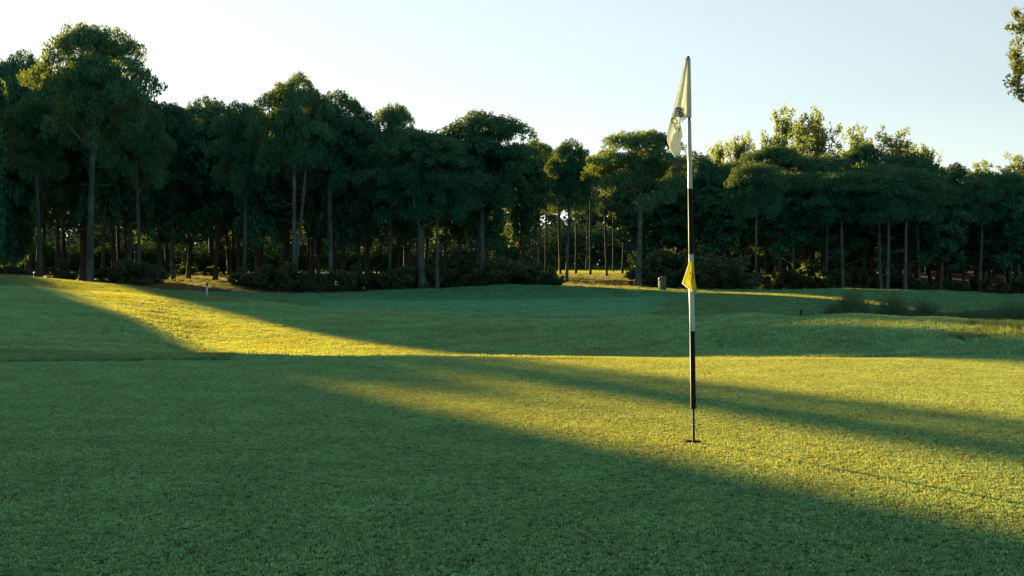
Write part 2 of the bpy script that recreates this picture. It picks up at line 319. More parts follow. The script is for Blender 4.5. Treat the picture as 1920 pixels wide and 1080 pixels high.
def grass(name, region, tufts, density, seed, label, smin=0.7, smax=1.3):
    """region: (N,2) quads corners mask function -> emitter sheet lying on the ground"""
    q = QQ[region]; u, inv = np.unique(q, return_inverse=True)
    me = np_mesh(name, VV[u] + np.array([0, 0, -0.002]), inv.reshape(q.shape), None, True)
    o = link(bpy.data.objects.new(name, me)); tag(o, label, 'grass', None, 'stuff')
    ng = bpy.data.node_groups.new(name, 'GeometryNodeTree')
    ng.interface.new_socket('Geometry', in_out='INPUT', socket_type='NodeSocketGeometry')
    ng.interface.new_socket('Geometry', in_out='OUTPUT', socket_type='NodeSocketGeometry')
    gi = ng.nodes.new('NodeGroupInput'); go = ng.nodes.new('NodeGroupOutput')
    jn = ng.nodes.new('GeometryNodeJoinGeometry')
    for k, tf in enumerate(tufts):
        dp = ng.nodes.new('GeometryNodeDistributePointsOnFaces'); dp.inputs['Density'].default_value = density / len(tufts); dp.inputs['Seed'].default_value = seed + k
        ip = ng.nodes.new('GeometryNodeInstanceOnPoints'); oi = ng.nodes.new('GeometryNodeObjectInfo'); oi.inputs[0].default_value = tf
        rv = ng.nodes.new('FunctionNodeRandomValue'); rv.data_type = 'FLOAT_VECTOR'; rv.inputs[0].default_value = (-0.12, -0.12, 0); rv.inputs[1].default_value = (0.12, 0.12, 6.283)
        rs = ng.nodes.new('FunctionNodeRandomValue'); rs.data_type = 'FLOAT'; rs.inputs[2].default_value = smin; rs.inputs[3].default_value = smax; rs.inputs['Seed'].default_value = 7
        L = ng.links.new
        ps = ng.nodes.new('GeometryNodeInputPosition'); ds = ng.nodes.new('ShaderNodeVectorMath'); ds.operation = 'DISTANCE'; ds.inputs[1].default_value = (bx, YP, 0.0)
        cp = ng.nodes.new('FunctionNodeCompare'); cp.data_type = 'FLOAT'; cp.operation = 'GREATER_THAN'; cp.inputs[1].default_value = 0.066
        L(ps.outputs[0], ds.inputs[0]); L(ds.outputs['Value'], cp.inputs[0]); L(cp.outputs[0], ip.inputs['Selection'])
        L(gi.outputs[0], dp.inputs['Mesh']); L(dp.outputs['Points'], ip.inputs['Points']); L(oi.outputs['Geometry'], ip.inputs['Instance'])
        L(rv.outputs[0], ip.inputs['Rotation']); L(rs.outputs[1], ip.inputs['Scale']); L(ip.outputs[0], jn.inputs[0])
    ng.links.new(jn.outputs[0], go.inputs[0])
    md = o.modifiers.new('grass', 'NODES'); md.node_group = ng
    return o
def src(name, me):
    return bpy.data.objects.new(name, me)      # only a source for the grass, not linked
vis = np.abs(cx[:, 0]) < (cx[:, 1] * 0.375 + 1.2)
tg = [src('green_tuft', tuft_mesh('green_tuft', 11, 0.017, 0.0080, 0.0085, M_gblade, s, 0.6)) for s in (1, 2, 3)]
tf = [src('fairway_tuft', tuft_mesh('fairway_tuft', 34, 0.085, 0.034, 0.020, M_fblade, s, 0.8)) for s in (4, 5, 6)]
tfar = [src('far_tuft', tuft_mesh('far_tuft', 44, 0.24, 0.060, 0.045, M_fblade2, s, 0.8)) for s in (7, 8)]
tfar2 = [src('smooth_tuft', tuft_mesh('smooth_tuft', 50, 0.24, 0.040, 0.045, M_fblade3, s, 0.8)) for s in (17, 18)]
tr_ = [src('rough_tuft', tuft_mesh('rough_tuft', 46, 0.10, 0.085, 0.011, M_rblade, s, 0.8)) for s in (9, 10)]
grass('green_grass', is_green & vis & (cx[:, 1] > 3.6), tg, 5400, 11, 'very short dense grass of the putting green')
X_, Y_ = cx[:, 0], cx[:, 1]
pxc = 960 + F * X_ / np.maximum(Y_, 1)
dn0 = hnoise(X_ * .5, Y_ * .5)
collar = is_fair & vis & (((Y_ < 17.2) & (pxc < 420)) )
roughzone = is_fair & vis & (((Y_ > 41.2) & (Y_ < 56) & (pxc < 460)) | ((Y_ > 18.2) & (Y_ < 21) & (pxc > 1800)))
tcol = [src('collar_tuft', tuft_mesh('collar_tuft', 40, 0.07, 0.055, 0.014, M_fblade2, s, 0.7)) for s in (21, 22)]
grass('collar_grass', collar, tcol, 300, 31, 'slightly longer dark grass of the collar at the left back edge of the green', 0.5, 0.9)
lip = is_fair & vis & (Y_ < 16.4) & ~collar
grass('edge_grass', lip, tg, 4000, 33, 'short grass rolling over the back edge of the green')
grass('rough_grass', roughzone, tr_, 90, 41, 'coarser rough grass on the bank tops left and right', 0.35, 1.0)
grass('fairway_grass', is_fair & vis & (Y_ < 48) & ~roughzone & ~collar & ~lip, tf, 175, 51, 'short mown grass of the near fairway slopes')
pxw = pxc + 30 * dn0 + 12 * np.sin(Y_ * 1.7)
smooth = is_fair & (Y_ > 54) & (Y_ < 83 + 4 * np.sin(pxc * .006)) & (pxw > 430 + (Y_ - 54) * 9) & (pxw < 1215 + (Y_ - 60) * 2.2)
grass('smooth_fairway_grass', smooth & vis, tfar2, 26, 66, 'closely mown tongue of fairway in the dip, its colour brightened as relief shading')
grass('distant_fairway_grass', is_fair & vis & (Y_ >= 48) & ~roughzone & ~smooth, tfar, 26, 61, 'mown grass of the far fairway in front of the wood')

tdry = [src('dry_tuft', tuft_mesh('dry_tuft', 30, 0.30, 0.16, 0.030, M_dry, s, 0.9)) for s in (12, 13)]
tfl = [src('field_tuft', tuft_mesh('field_tuft', 40, 0.50, 0.12, 0.060, M_fieldblade, s, 0.9)) for s in (14, 15)]
dn = hnoise(X_ * .5, Y_ * .5)
grass('dry_grass', is_wood & (Y_ > 98) & (((pxc > 970) & (pxc < 1215) & (dn > -.25)) | ((pxc > 280) & (pxc < 460) & (dn > -.2))), tdry, 5, 71, 'dry straw coloured grass on the bare woodland floor', 0.4, 1.3)
grass('field_grass', is_field & (Y_ < 218) & (((pxc > 930) & (pxc < 1260)) | ((pxc > 300) & (pxc < 345))), tfl, 3.2, 81, 'sunlit yellow green grass of the field beyond the trunks')

# ---------------------------------------------------------------- foliage and trees
def leaves(puffs, n, ll, lw, seed, shell=0.5, flat=1.0):
    r = np.random.RandomState(seed); P = np.array(puffs, float)
    wgt = P[:, 3] ** 2; wgt /= wgt.sum(); k = r.choice(len(P), n, p=wgt)
    d = r.normal(size=(n, 3)); d /= np.linalg.norm(d, axis=1)[:, None]
    rr = P[k, 3] * (shell + (1 - shell) * r.rand(n) ** 0.5) * (1 + 0.12 * r.normal(size=n))
    c = P[k, :3] + d * rr[:, None] * np.array([1, 1, flat])
    a = r.normal(size=(n, 3)) + d * 0.8; a /= np.linalg.norm(a, axis=1)[:, None]
    b = np.cross(a, r.normal(size=(n, 3))); b /= np.linalg.norm(b, axis=1)[:, None]
    s = (0.6 + 0.8 * r.rand(n))[:, None]
    a = a * ll * s / 2; b = b * lw * s / 2
    V = np.stack([c - a, c + b * 1.0, c + a, c - b], 1).reshape(-1, 3)
    Fc = np.arange(4 * n).reshape(n, 4)
    return V, Fc

def umbrella_variant(seed, mat, cr=4.5, H=12.0, cb=0.50, fork=False, nl=15000, open_=0.0, leafs=(0.17, 0.075), r0_=0.27, bark=None):
    rng = random.Random(seed); bark = bark or M_bark
    puffs = []; n = 56
    zb = H * cb
    nlobe = 15; tips = []
    for i in range(nlobe):
        t_ = (i + 0.35) / nlobe; rad = cr * 0.80 * math.sqrt(t_) * rng.uniform(.88, 1.08); an = i * 2.39996 + rng.uniform(-.35, .35)
        q = min(1.0, rad / (cr * 0.80)); lr = rng.uniform(1.3, 2.0) * cr / 4.5
        cz = H - 1.1 - (H - zb) * 0.46 * q ** 2.6 + rng.uniform(-.45, .15); cx_, cy_ = rad * math.cos(an), rad * math.sin(an); tips.append((cx_, cy_, cz))
        for k in range(17):                           # clumps over the top of the lobe, few below it
            t2 = (k + .5) / 17; r2 = lr * math.sqrt(t2); a2 = k * 2.39996 + i
            puffs.append((cx_ + r2 * math.cos(a2), cy_ + r2 * math.sin(a2), cz + lr * 0.42 * (1 - t2) + rng.uniform(-.12, .2), rng.uniform(.28, .52)))
        if rng.random() > open_ * .8:
            for k in range(4): puffs.append((cx_ * .8 + rng.uniform(-.8, .8), cy_ * .8 + rng.uniform(-.8, .8), cz - rng.uniform(.5, 1.5), rng.uniform(.4, .75)))
    for i in range(int(26 * (1 - open_))):
        an = rng.uniform(0, 6.283); q = rng.uniform(0.15, 0.9); rad = cr * 0.8 * q
        puffs.append((rad * math.cos(an), rad * math.sin(an), rng.uniform(zb * (0.98 if q > .5 else 1.05), H - 2.2 - (H - zb) * 0.5 * q * q), rng.uniform(0.5, 1.0)))
    while len(tips) < 56: tips.append(rng.choice(tips[:nlobe]))
    mt = MB(); bend = rng.uniform(-.35, .35); bend2 = rng.uniform(-.3, .3)
    def tp(z): q = z / H; return (bend * math.sin(q * 3.2), bend2 * math.sin(q * 2.6), z)
    zt = zb + (H - zb) * 0.35
    hs = [-.3, 0.0, 0.35, 1.2, 2.5, 4, 5.2, zb, zt]
    r0 = r0_
    mt.tube([tp(z) for z in hs], [r0 * (1.45 if z <= 0 else 1.15 if z < .5 else 1.0 - 0.42 * z / zt) for z in hs], 9, rng, 0.07)
    for i in range(9):                                     # live limbs up into the crown
        z0 = rng.uniform(zb * 0.82, zt); s = Vector(tp(z0)); e = Vector(tips[(i * 2 + 1) % nlobe]) * 0.97
        mid = s.lerp(e, 0.5) + Vector((0, 0, -0.35)); mt.tube([s, s.lerp(mid, .5) + Vector((0, 0, -.1)), mid, e], [0.11, 0.09, 0.065, 0.03], 5)
    mb = MB(); NB = 12
    for i in range(NB):                                    # dead lower branches
        z0 = rng.uniform(H * 0.2, zb); s = Vector(tp(z0)); an = rng.uniform(0, 6.283); L = rng.uniform(0.7, 2.6)
        e = s + Vector((math.cos(an) * L, math.sin(an) * L, rng.uniform(-.3, 1.0))); m_ = s.lerp(e, .5) + Vector((0, 0, rng.uniform(-.25, .05)))
        mb.tube([s, m_, e], [0.03, 0.022, 0.008], 4)
        if L > 1.4:
            e2 = m_ + Vector((math.cos(an + .7) * L * .5, math.sin(an + .7) * L * .5, rng.uniform(0, .5))); mb.tube([m_, e2], [0.018, 0.006], 4)
    if fork:
        s = Vector(tp(0.5)); e = Vector((1.6, 0.3, zb + 1)); mt.tube([s, s.lerp(e, .3) + Vector((.05, 0, 0)), s.lerp(e, .7), e], [0.2, 0.17, 0.15, 0.12], 8, rng, .05)
    V, Fc = leaves(puffs, nl, leafs[0], leafs[1], seed, 0.4, 0.8)
    return dict(trunk=mt.mesh('trunk', bark), branches=mb.mesh('dead_branches', bark), crown=np_mesh('crown', V, Fc, mat), H=H, cr=cr)

def feather_variant(seed, nl=9000):
    rng = random.Random(seed); H = 12.0; puffs = []; mt = MB()
    mt.tube([(0, 0, -.3), (0.05, 0, 3), (-.1, .1, 7), (0, 0, 11.3)], [0.2, 0.17, 0.11, 0.03], 8, rng, .05)
    for i in range(44):
        z0 = rng.uniform(4.2, 10.8); an = rng.uniform(0, 6.283); L = rng.uniform(.8, 2.3) * (1.15 - 0.5 * (z0 - 4) / 7)
        s = Vector((0, 0, z0)); e = s + Vector((math.cos(an) * L, math.sin(an) * L, rng.uniform(.9, 2.1)))
        if e.z > 11.9: e.z = 11.9 - rng.random()
        mt.tube([s, s.lerp(e, .5) + Vector((0, 0, -.15)), e], [0.05, 0.035, 0.012], 4)
        for k in range(7):
            q = s.lerp(e, 0.25 + k * 0.125); puffs.append((q.x + rng.uniform(-.35, .35), q.y + rng.uniform(-.35, .35), q.z + rng.uniform(-.1, .55), rng.uniform(.10, .34)))
    for k in range(14): puffs.append((rng.uniform(-.3, .3), rng.uniform(-.3, .3), 9.6 + k * .17, .26 - .01 * k))
    V, Fc = leaves(puffs, nl, 0.19, 0.09, seed, 0.15, 1.5)
    return dict(trunk=mt.mesh('trunk', M_bark), branches=None, crown=np_mesh('crown', V, Fc, M_feather), H=H, cr=2.6)

def column_variant(seed, cr=2.6, H=12.0, nl=22000, base=0.6, mat=None, flat=False):
    """dense sun-blocking evergreen leafed nearly to the ground; flat keeps its shadow wide at the top"""
    rng = random.Random(seed); puffs = []; n = 90
    for i in range(n):
        q = (i + .5) / n; z = base + .8 + (H - base - 1.5) * q; rmax = cr - 0.75 if (q < .8 or flat) else (cr - .75) * math.sqrt(max(0.05, 1 - ((q - .8) / .22) ** 2))
        an = i * 2.39996; rad = rmax * rng.uniform(.45, 1.0); puffs.append((rad * math.cos(an), rad * math.sin(an), z, rng.uniform(.7, 1.0)))
    mt = MB(); mt.tube([(0, 0, -.3), (0, 0, 4), (0.1, 0, H * .9)], [0.25, 0.2, 0.05], 8)
    V, Fc = leaves(puffs, nl, 0.36, 0.2, seed, 0.3, 1.0)
    return dict(trunk=mt.mesh('trunk', M_bark2), branches=None, crown=np_mesh('crown', V, Fc, mat or M_pine), H=H, cr=cr)

UM = [umbrella_variant(101, M_pine, nl=62000, cb=.52), umbrella_variant(102, M_pine, nl=62000, cb=.48), umbrella_variant(103, M_pine2, nl=42000, open_=0.5, cb=.52),
      umbrella_variant(104, M_pine, nl=62000, cb=.42), umbrella_variant(105, M_pine2, nl=48000, cb=.52, open_=.3), umbrella_variant(106, M_pine2, nl=42000, cb=.55, open_=.5, fork=True)]
SL = [umbrella_variant(107, M_pine, nl=22000, cb=.72, cr=3.6, r0_=.2, bark=M_bark2), umbrella_variant(108, M_pine, nl=30000, cb=.58, cr=3.6, r0_=0.19, bark=M_bark3)]
BK = [umbrella_variant(111, M_pine, nl=14000, cb=.26, leafs=(.42, .24), bark=M_bark2), umbrella_variant(112, M_pine, nl=14000, cb=.32, leafs=(.42, .24), bark=M_bark2)]
FE = [feather_variant(121), feather_variant(122), feather_variant(123)]
SP = feather_variant(124, 3600)
CO = [column_variant(131), column_variant(132)]; CF = column_variant(133, flat=True)

def place(var, name, x, y, H, cr, rz, label, group=None, cat='tree', trunk_r=None, lean=None):
    g = ground(x, y); o = empty(name, (x, y, g), rz)
    s = cr / var['cr']; sz = H / var['H']
    tr = random.Random(int(x * 97 + y * 31)); o.rotation_euler = (tr.uniform(-.035, .035), tr.uniform(-.035, .035), rz)
    tag(o, label, cat, group)
    c = link(bpy.data.objects.new('crown', var['crown']), o); c.scale = (s, s, sz)
    t_ = link(bpy.data.objects.new('trunk', var['trunk']), o); ts = s if trunk_r is None else s; t_.scale = (ts, ts, sz)
    if var['branches']:
        b_ = link(bpy.data.objects.new('dead_branches', var['branches']), t_); b_['kind'] = 'stuff'
    return o

def tree_px(var, name, px, ytop, hw, Y, rz, label, group=None):
    x = PX(px, Y); g = ground(x, Y); top = 1.0 + (HZ - ytop) / F * Y
    return place(var, name, x, Y, top - g, hw * 1.13 / F * Y, rz, label, group)

G_front = 'umbrella pines along the front edge of the wood'
front = [ # variant, column, top row, half width, distance, label
 (1, -4, 98, 60, 136, 'umbrella pine cut by the left edge of the photo, pale trunk on the edge'),
 (0, 52, 92, 66, 128, 'umbrella pine just left of the tallest pine, trunk slightly thinner'),
 (2, 168, 41, 106, 101, 'tallest umbrella pine at far left with the thickest pale trunk'),
 (4, 262, 176, 62, 107, 'airy umbrella pine just right of the tallest pine, sun in its crown'),
 (3, 325, 186, 52, 121, 'umbrella pine with dark trunk beside the sunlit patch of woodland floor'),
 (0, 398, 181, 74, 152, 'far umbrella pine whose smooth dark crown rises in the left saddle'),
 (4, 458, 190, 60, 109, 'light crowned umbrella pine just left of the twin stemmed pine'),
 (5, 552, 131, 76, 104, 'tall open crowned pine with two stems forking at the ground'),
 (0, 622, 169, 84, 107, 'broad umbrella pine with straight pale trunk right of the twin stemmed pine'),
 (1, 676, 212, 55, 116, 'umbrella pine half hidden behind its broad neighbour, right of the twin stemmed pine'),
 (2, 730, 189, 48, 109, 'narrow open pine with a knot of branches showing sky near its top'),
 (3, 792, 240, 105, 103, 'low wide umbrella pine bulging forward left of centre'),
 (1, 905, 207, 98, 109, 'wide domed umbrella pine at the centre of the wood, trunk forked'),
 (4, 1000, 262, 40, 124, 'small umbrella pine tucked against the central domed pine'),
 (0, 1062, 261, 46, 113, 'umbrella pine on the left side of the V shaped gap in the treetops'),
 (2, 1196, 238, 90, 104, 'pale trunked umbrella pine on the right side of the V shaped gap in the treetops'),
 (0, 1300, 284, 62, 114, 'umbrella pine directly behind the flagstick'),
 (3, 1372, 300, 48, 116, 'low umbrella pine just right of the flagstick'),
 (1, 1452, 268, 78, 119, 'dark umbrella pine below the leftmost feathery treetops'),
 (0, 1545, 285, 60, 117, 'dark umbrella pine under the tallest feathery treetop on the right'),
 (3, 1622, 264, 58, 122, 'dark pine standing a little higher between two feathery treetops'),
 (1, 1704, 284, 72, 118, 'flat topped dark pine in the right part of the wood'),
 (0, 1782, 306, 55, 121, 'lower dark pine right of the flat topped pine'),
 (3, 1845, 318, 55, 118, 'lowest dark pine near the right edge of the wood'),
 (1, 1912, 318, 58, 119, 'dark pine cut by the right edge of the photo'),
]
for k, (v, px, yt, hw, Y, lab) in enumerate(front):
    tree_px(UM[v], 'umbrella_pine', px, yt, hw, Y, k * 1.7, lab, G_front)
fe = [(0, 1455, 206, 46, 133, 'pale feathery tree rising behind the dark pines, leftmost of the tall ones'),
      (1, 1545, 209, 52, 131, 'tallest feathery tree rising behind the dark pines on the right'),
      (2, 1388, 256, 36, 138, 'small feathery treetop between the flagstick and the taller feathery trees'),
      (2, 1340, 268, 30, 142, 'feathery treetop peeping out nearest the flagstick'),
      (0, 1590, 238, 36, 140, 'slim feathery treetop on the right shoulder of the tallest one'),
      (1, 1678, 243, 52, 136, 'broad feathery treetop above the flat topped dark pine'),
      (2, 1738, 275, 36, 140, 'feathery tree beside the broad feathery treetop, on its right'),
      (0, 1830, 303, 42, 138, 'low feathery treetop near the right end of the wood'),
      (1, 1905, 290, 46, 136, 'feathery treetop cut by the right edge of the photo'),
      (2, 1500, 232, 36, 141, 'feathery treetop in the dip between the two tall feathery trees')]
for v, px, yt, hw, Y, lab in fe:
    tree_px(FE[v], 'feathery_tree', px, yt, hw * 1.2, Y, px * 0.37, lab, 'feathery trees rising behind the dark pines')
# slim pines standing in the gap
for k, (px, yt, Y, lab) in enumerate([(1023, 330, 124, 'slim dark pine at the left end of the bright clearing'), (1051, 345, 128, 'second slim dark pine from the left in front of the bright clearing'),
        (1080, 350, 131, 'slim pine with a forked foot in the middle of the bright clearing'), (1107, 340, 126, 'slim dark pine in the middle of the bright clearing right of the fork footed one'),
        (1138, 330, 119, 'slim dark pine standing in front of the others in the bright clearing'), (1167, 342, 127, 'thin dark pine just left of the pale trunk in front of the clearing')]):
    tree_px(SL[0], 'umbrella_pine', px, yt - 55, 34, Y + 15, k * 2.1, lab, 'slim pines in the clearing')

# slim pale trunked pines along the right part of the wood
for k, (px, yt, Y, lab) in enumerate([(1416, 318, 109, 'slim pine with pale trunk, first to the right of the low pine by the flagstick'), (1463, 322, 110, 'slim pale trunked pine under the leftmost feathery treetops'),
        (1489, 330, 111, 'slim pine whose slightly leaning pale trunk stands just right of another slim one'), (1547, 315, 112, 'slim pale trunked pine under the tallest feathery treetop'),
        (1581, 325, 110, 'slim pine right of the tallest feathery treetop'), (1652, 318, 112, 'slim pine at the left of a close pair, left of the flat topped pine'), (1664, 322, 109, 'slim pine at the right of a close pair, left of the flat topped pine'),
        (1697, 322, 111, 'slim pine directly below the flat topped pine'), (1725, 318, 109, 'slim straight pine just right of the flat topped pine'), (1836, 335, 111, 'slim pine with curved trunk below the lowest dark pine'),
        (1896, 332, 112, 'slim pine close to the right edge of the wood'), (78, 175, 106, 'slim pale trunked pine just left of the thickest trunk'), (820, 330, 105, 'slim pale trunked pine between the low wide pine and the central dome'),]):
    tree_px(SL[1], 'umbrella_pine', px, yt - 22 + (k * 37 % 23), 50 + (k * 29 % 17), Y - 4 + (k * 13 % 7), k * 1.9, lab, 'slim pines along the front of the wood')

# infill rows deeper in the wood: heights kept under the skyline seen in front of them
silx = [-600, 0, 60, 100, 165, 215, 270, 300, 380, 430, 480, 550, 610, 680, 745, 800, 880, 930, 1000, 1060, 1104, 1140, 1215, 1290, 1380, 1500, 1620, 1700, 1790, 1920, 2500]
sily = [120, 110, 110, 90, 80, 100, 180, 200, 200, 205, 190, 170, 180, 205, 215, 240, 225, 225, 265, 285, 335, 290, 270, 290, 290, 280, 285, 300, 320, 325, 320]
SHORT = [(4, 'pine at the left edge'), (62, 'pine left of the tallest'), (168, 'tallest pine'), (262, 'airy pine right of the tallest'), (325, 'dark trunked front pine'), (458, 'light crowned pine'),
         (552, 'twin stemmed pine'), (622, 'broad pale trunked pine'), (676, 'half hidden pine'), (730, 'narrow open pine'), (792, 'low wide pine'), (905, 'central domed pine'), (1000, 'small pine by the dome'),
         (1062, 'pine left of the gap'), (1196, 'pine right of the gap'), (1300, 'pine behind the flagstick'), (1372, 'low pine by the flagstick'), (1452, 'pine under the leftmost feathery treetops'),
         (1545, 'pine under the tallest feathery treetop'), (1622, 'pine between the feathery treetops'), (1704, 'flat topped pine'), (1782, 'pine right of the flat topped one'), (1845, 'lowest pine'), (1912, 'pine at the right edge')]
def shorts(p): return min(SHORT, key=lambda q: abs(q[0] - p))[1]
rng = random.Random(5); SIN, COS = math.sin(R(SUN_AZ)), math.cos(R(SUN_AZ))
def uu(x, y): return x * COS + y * SIN
row = 0
for Y0 in (114, 124, 136, 149):
    px = -420.0 + rng.uniform(0, 40)
    while px < 2350:
        Y = Y0 + rng.uniform(-4, 4); p = px + rng.uniform(-14, 14); x = PX(p, Y); px += rng.uniform(40, 66)
        u = uu(x, Y)
        if 5.5 < u < 11.5 or 51.2 < u < 56.8 or 14.5 < u < 18.6 or (p < -30 and Y0 < 130): continue
        if 985 < p < 1190 or (Y0 > 130 and 850 < p < 1190): continue
        if (285 < p < 440 and Y0 < 120) or (Y0 == 136 and 240 < p < 330): continue
        top = np.interp(p, silx, sily) + rng.uniform(8, 70)
        tree_px(BK[rng.randrange(2)], 'umbrella_pine', p, top, rng.uniform(48, 66), Y, rng.uniform(0, 6.28),
                'dark pine standing beyond the right edge of the photo' if p > 1975 else 'dark pine standing beyond the left edge of the photo' if p < -55 else 'shaded dark pine ' + {114: 'just behind', 124: 'a little behind', 136: 'well behind', 149: 'far behind'}[Y0] + ' the ' + shorts(p), 'pines deeper in the wood')
for p, Y in ((1010, 160), (1050, 171), (1100, 178), (1150, 166), (1190, 159), (310, 158), (360, 152), (420, 160)):
    tree_px(SL[0], 'umbrella_pine', p, 345 if p > 900 else 260, 36, Y, p, 'dark trunked pine standing in the shade deeper in the wood', 'pines deeper in the wood')

# mostly unseen trees at the left, shaped to shade the ground in bands
def at_u(u, Y): return ((u - Y * SIN) / COS, Y)
G_off = 'trees at the left shaped to cast shade'
def caster(var, u, Y, H, cr, k=0):
    x, y = at_u(u, Y); place(var, 'shade_caster_tree', x, y, H, cr, k, 'unseen dense evergreen tree beyond the left edge, shaped to cast shade', G_off)
for k, (u, Y, H, cr) in enumerate([(2.0, 72, 12.1, 2.6), (2.1, 79, 13.2, 2.5), (0.2, 76, 14, 2.6), (-2.6, 71, 14.5, 2.8), (-1.0, 79, 16, 2.7), (-6.8, 73, 15, 2.8), (-5, 80, 16, 2.7), (-10.5, 72, 15, 2.8), (-9, 79, 16, 2.8), (-15, 74, 15, 3),
        (5.1, 72.2, 10.4, 1.0), (5.7, 72.5, 9.8, 1.15), (5.4, 77, 10.6, 1.3),
        (11.6, 90, 12.9, 1.5), (11.7, 95, 13.7, 1.5), (12.9, 96, 15.6, 1.7), (13.6, 102, 16, 1.5)]):
    caster(CO[k % 2], u, Y, H, cr, k)
for k, (u, Y, H, cr) in enumerate([(3.5, 71, 12.9, .75), (3.2, 74, 13.2, .9), (4.45, 72, 10.5, .5), (5.0, 73, 10.4, .6), (4.6, 75, 10.5, .6)]):  # narrow flat-topped columns added to straighten the shadow edges
    caster(CF, u, Y, H, cr, k)
for u, Y, H, cr, lab in ((16.0, 112, 16.0, 2.1, 'dense evergreen tree peeping in at the extreme left edge, shaped to cast shade'), (17.6, 116, 16.6, 1.7, 'dense evergreen tree just inside the left edge, shaped to cast shade')):
    x, y = at_u(u, Y); place(CO[0], 'shade_caster_tree', x, y, H, cr, u, lab, G_off)
for u_, Y_c, H_c, k_ in ((5.6, 73.5, 12.0, 0), (6.1, 76, 12.6, 2), (6.55, 74.5, 12.2, 1)):  # thin crowns added to leave a half-shaded band
    x, y = at_u(u_, Y_c); place(SP, 'feathery_tree', x, y, H_c, 1.2, k_ * 2, 'unseen sparse feathery tree added to cast half shade on the green', G_off)

# far woods closing the view beyond the field
def wood(name, items, nl, ll, lw, seed, label, mat):
    r = np.random.RandomState(seed); VF = []; FF = []; off = 0
    for (x, y, H, w) in items:
        g = ground(x, y); pf = []
        for j in range(30):
            an = r.rand() * 6.28; rad = w * math.sqrt(r.rand()); pf.append((x + rad * math.cos(an), y + rad * math.sin(an), g + r.uniform(.4, max(1.0, H - 1.0 - 0.5 * H * (rad / w) ** 3 * .4)), r.uniform(.28, .42) * w))
        V, Fc = leaves(pf, nl, ll, lw, int(r.randint(1e6)), 0.4, 1.0); VF.append(V); FF.append(Fc + off); off += len(V)
    o = link(bpy.data.objects.new(name, np_mesh(name, np.concatenate(VF), np.concatenate(FF), mat)))
    tag(o, label, 'wood', None, 'stuff')
r = np.random.RandomState(9)
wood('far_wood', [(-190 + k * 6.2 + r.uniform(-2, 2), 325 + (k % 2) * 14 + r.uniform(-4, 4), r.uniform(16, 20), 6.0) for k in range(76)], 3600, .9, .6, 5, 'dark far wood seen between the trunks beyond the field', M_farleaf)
it = []
px = -350
while px < 2350:
    Y = 222 + r.uniform(-8, 8); p = px; px += r.uniform(20, 34)
    if False: continue
    it.append((PX(p, Y), Y, r.uniform(7, 9.5), r.uniform(2.6, 3.8)))
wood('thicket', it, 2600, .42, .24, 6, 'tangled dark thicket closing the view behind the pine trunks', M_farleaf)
it = []
px = -150
while px < 2150:
    Y = 156 + r.uniform(-5, 5); p = px; px += r.uniform(11, 24)
    if 880 < p < 1200 or 305 < p < 340 or 690 < p < 712: continue
    it.append((PX(p, Y), Y, r.uniform(2.5, 5.5), r.uniform(1.3, 2.4)))
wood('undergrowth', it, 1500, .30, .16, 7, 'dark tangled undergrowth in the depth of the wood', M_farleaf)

# ---------------------------------------------------------------- undergrowth
def bush_variant(seed, mat, nl=5200):
    rng = random.Random(seed); pf = []; mt = MB()
    for i in range(26):
        an = rng.uniform(0, 6.28); rad = rng.uniform(.1, 1.15); z = rng.uniform(.2, 1.75) * (1.1 - .35 * rad)
        pf.append((rad * math.cos(an), rad * math.sin(an), z, rng.uniform(.18, .45)))
        mt.tube([(0, 0, -.1), (rad * .5 * math.cos(an), rad * .5 * math.sin(an), z * .5), pf[-1][:3]], [.025, .02, .008], 4)
    V, Fc = leaves(pf, nl, 0.17, 0.09, seed, 0.3, 1.0)
    return np_mesh('foliage', V, Fc, mat), mt.mesh('stems', M_bark2)
BU = [bush_variant(s, M_bush) for s in (201, 202, 203)]
bushes = [(18, 1.6, 104, 'b'), (120, 1.8, 106, 'b'), (215, 2.2, 105, 'b'), (252, 2.6, 103, 'b'), (290, 1.7, 106, 'b'),
    (350, 1.2, 140, 'l'), (395, 1.3, 135, 'l'), (452, 1.6, 104, 'l'), (488, 1.9, 102, 'b'), (512, 2.6, 101, 'b'), (545, 2.3, 102, 'b'), (588, 1.7, 101, 'b'),
    (640, 1.9, 103, 'b'), (668, 2.0, 104, 'b'), (700, 1.6, 105, 'b'), (752, 2.0, 103, 'l'), (778, 2.6, 106, 'l'), (800, 2.2, 104, 'l'), (842, 2.0, 106, 'b'), (868, 2.4, 108, 'l'),
    (900, 1.8, 103, 'b'), (932, 2.6, 103, 'b'), (958, 2.2, 102, 'b'), (985, 2.2, 102, 'b'), (1012, 1.6, 101, 'l'), (1036, 1.4, 101, 'l'),
    (1218, 2.4, 106, 'l'), (1262, 3.2, 107, 'l'), (1290, 3.0, 105, 'l'), (1322, 3.2, 104, 'l'), (1352, 2.6, 104, 'b'), (1388, 2.8, 104, 'b'), (1430, 1.8, 110, 'b'),
    (1475, 1.9, 112, 'l'), (1520, 2.4, 112, 'l'), (1562, 2.2, 110, 'l'), (1600, 2.4, 112, 'l'), (1636, 1.8, 112, 'b'), (1680, 2.0, 113, 'l'), (1722, 1.5, 110, 'b'),
    (1765, 1.8, 112, 'l'), (1800, 1.6, 112, 'b'), (1838, 2.0, 113, 'l'), (1872, 1.7, 110, 'b'), (1908, 2.0, 112, 'l')]
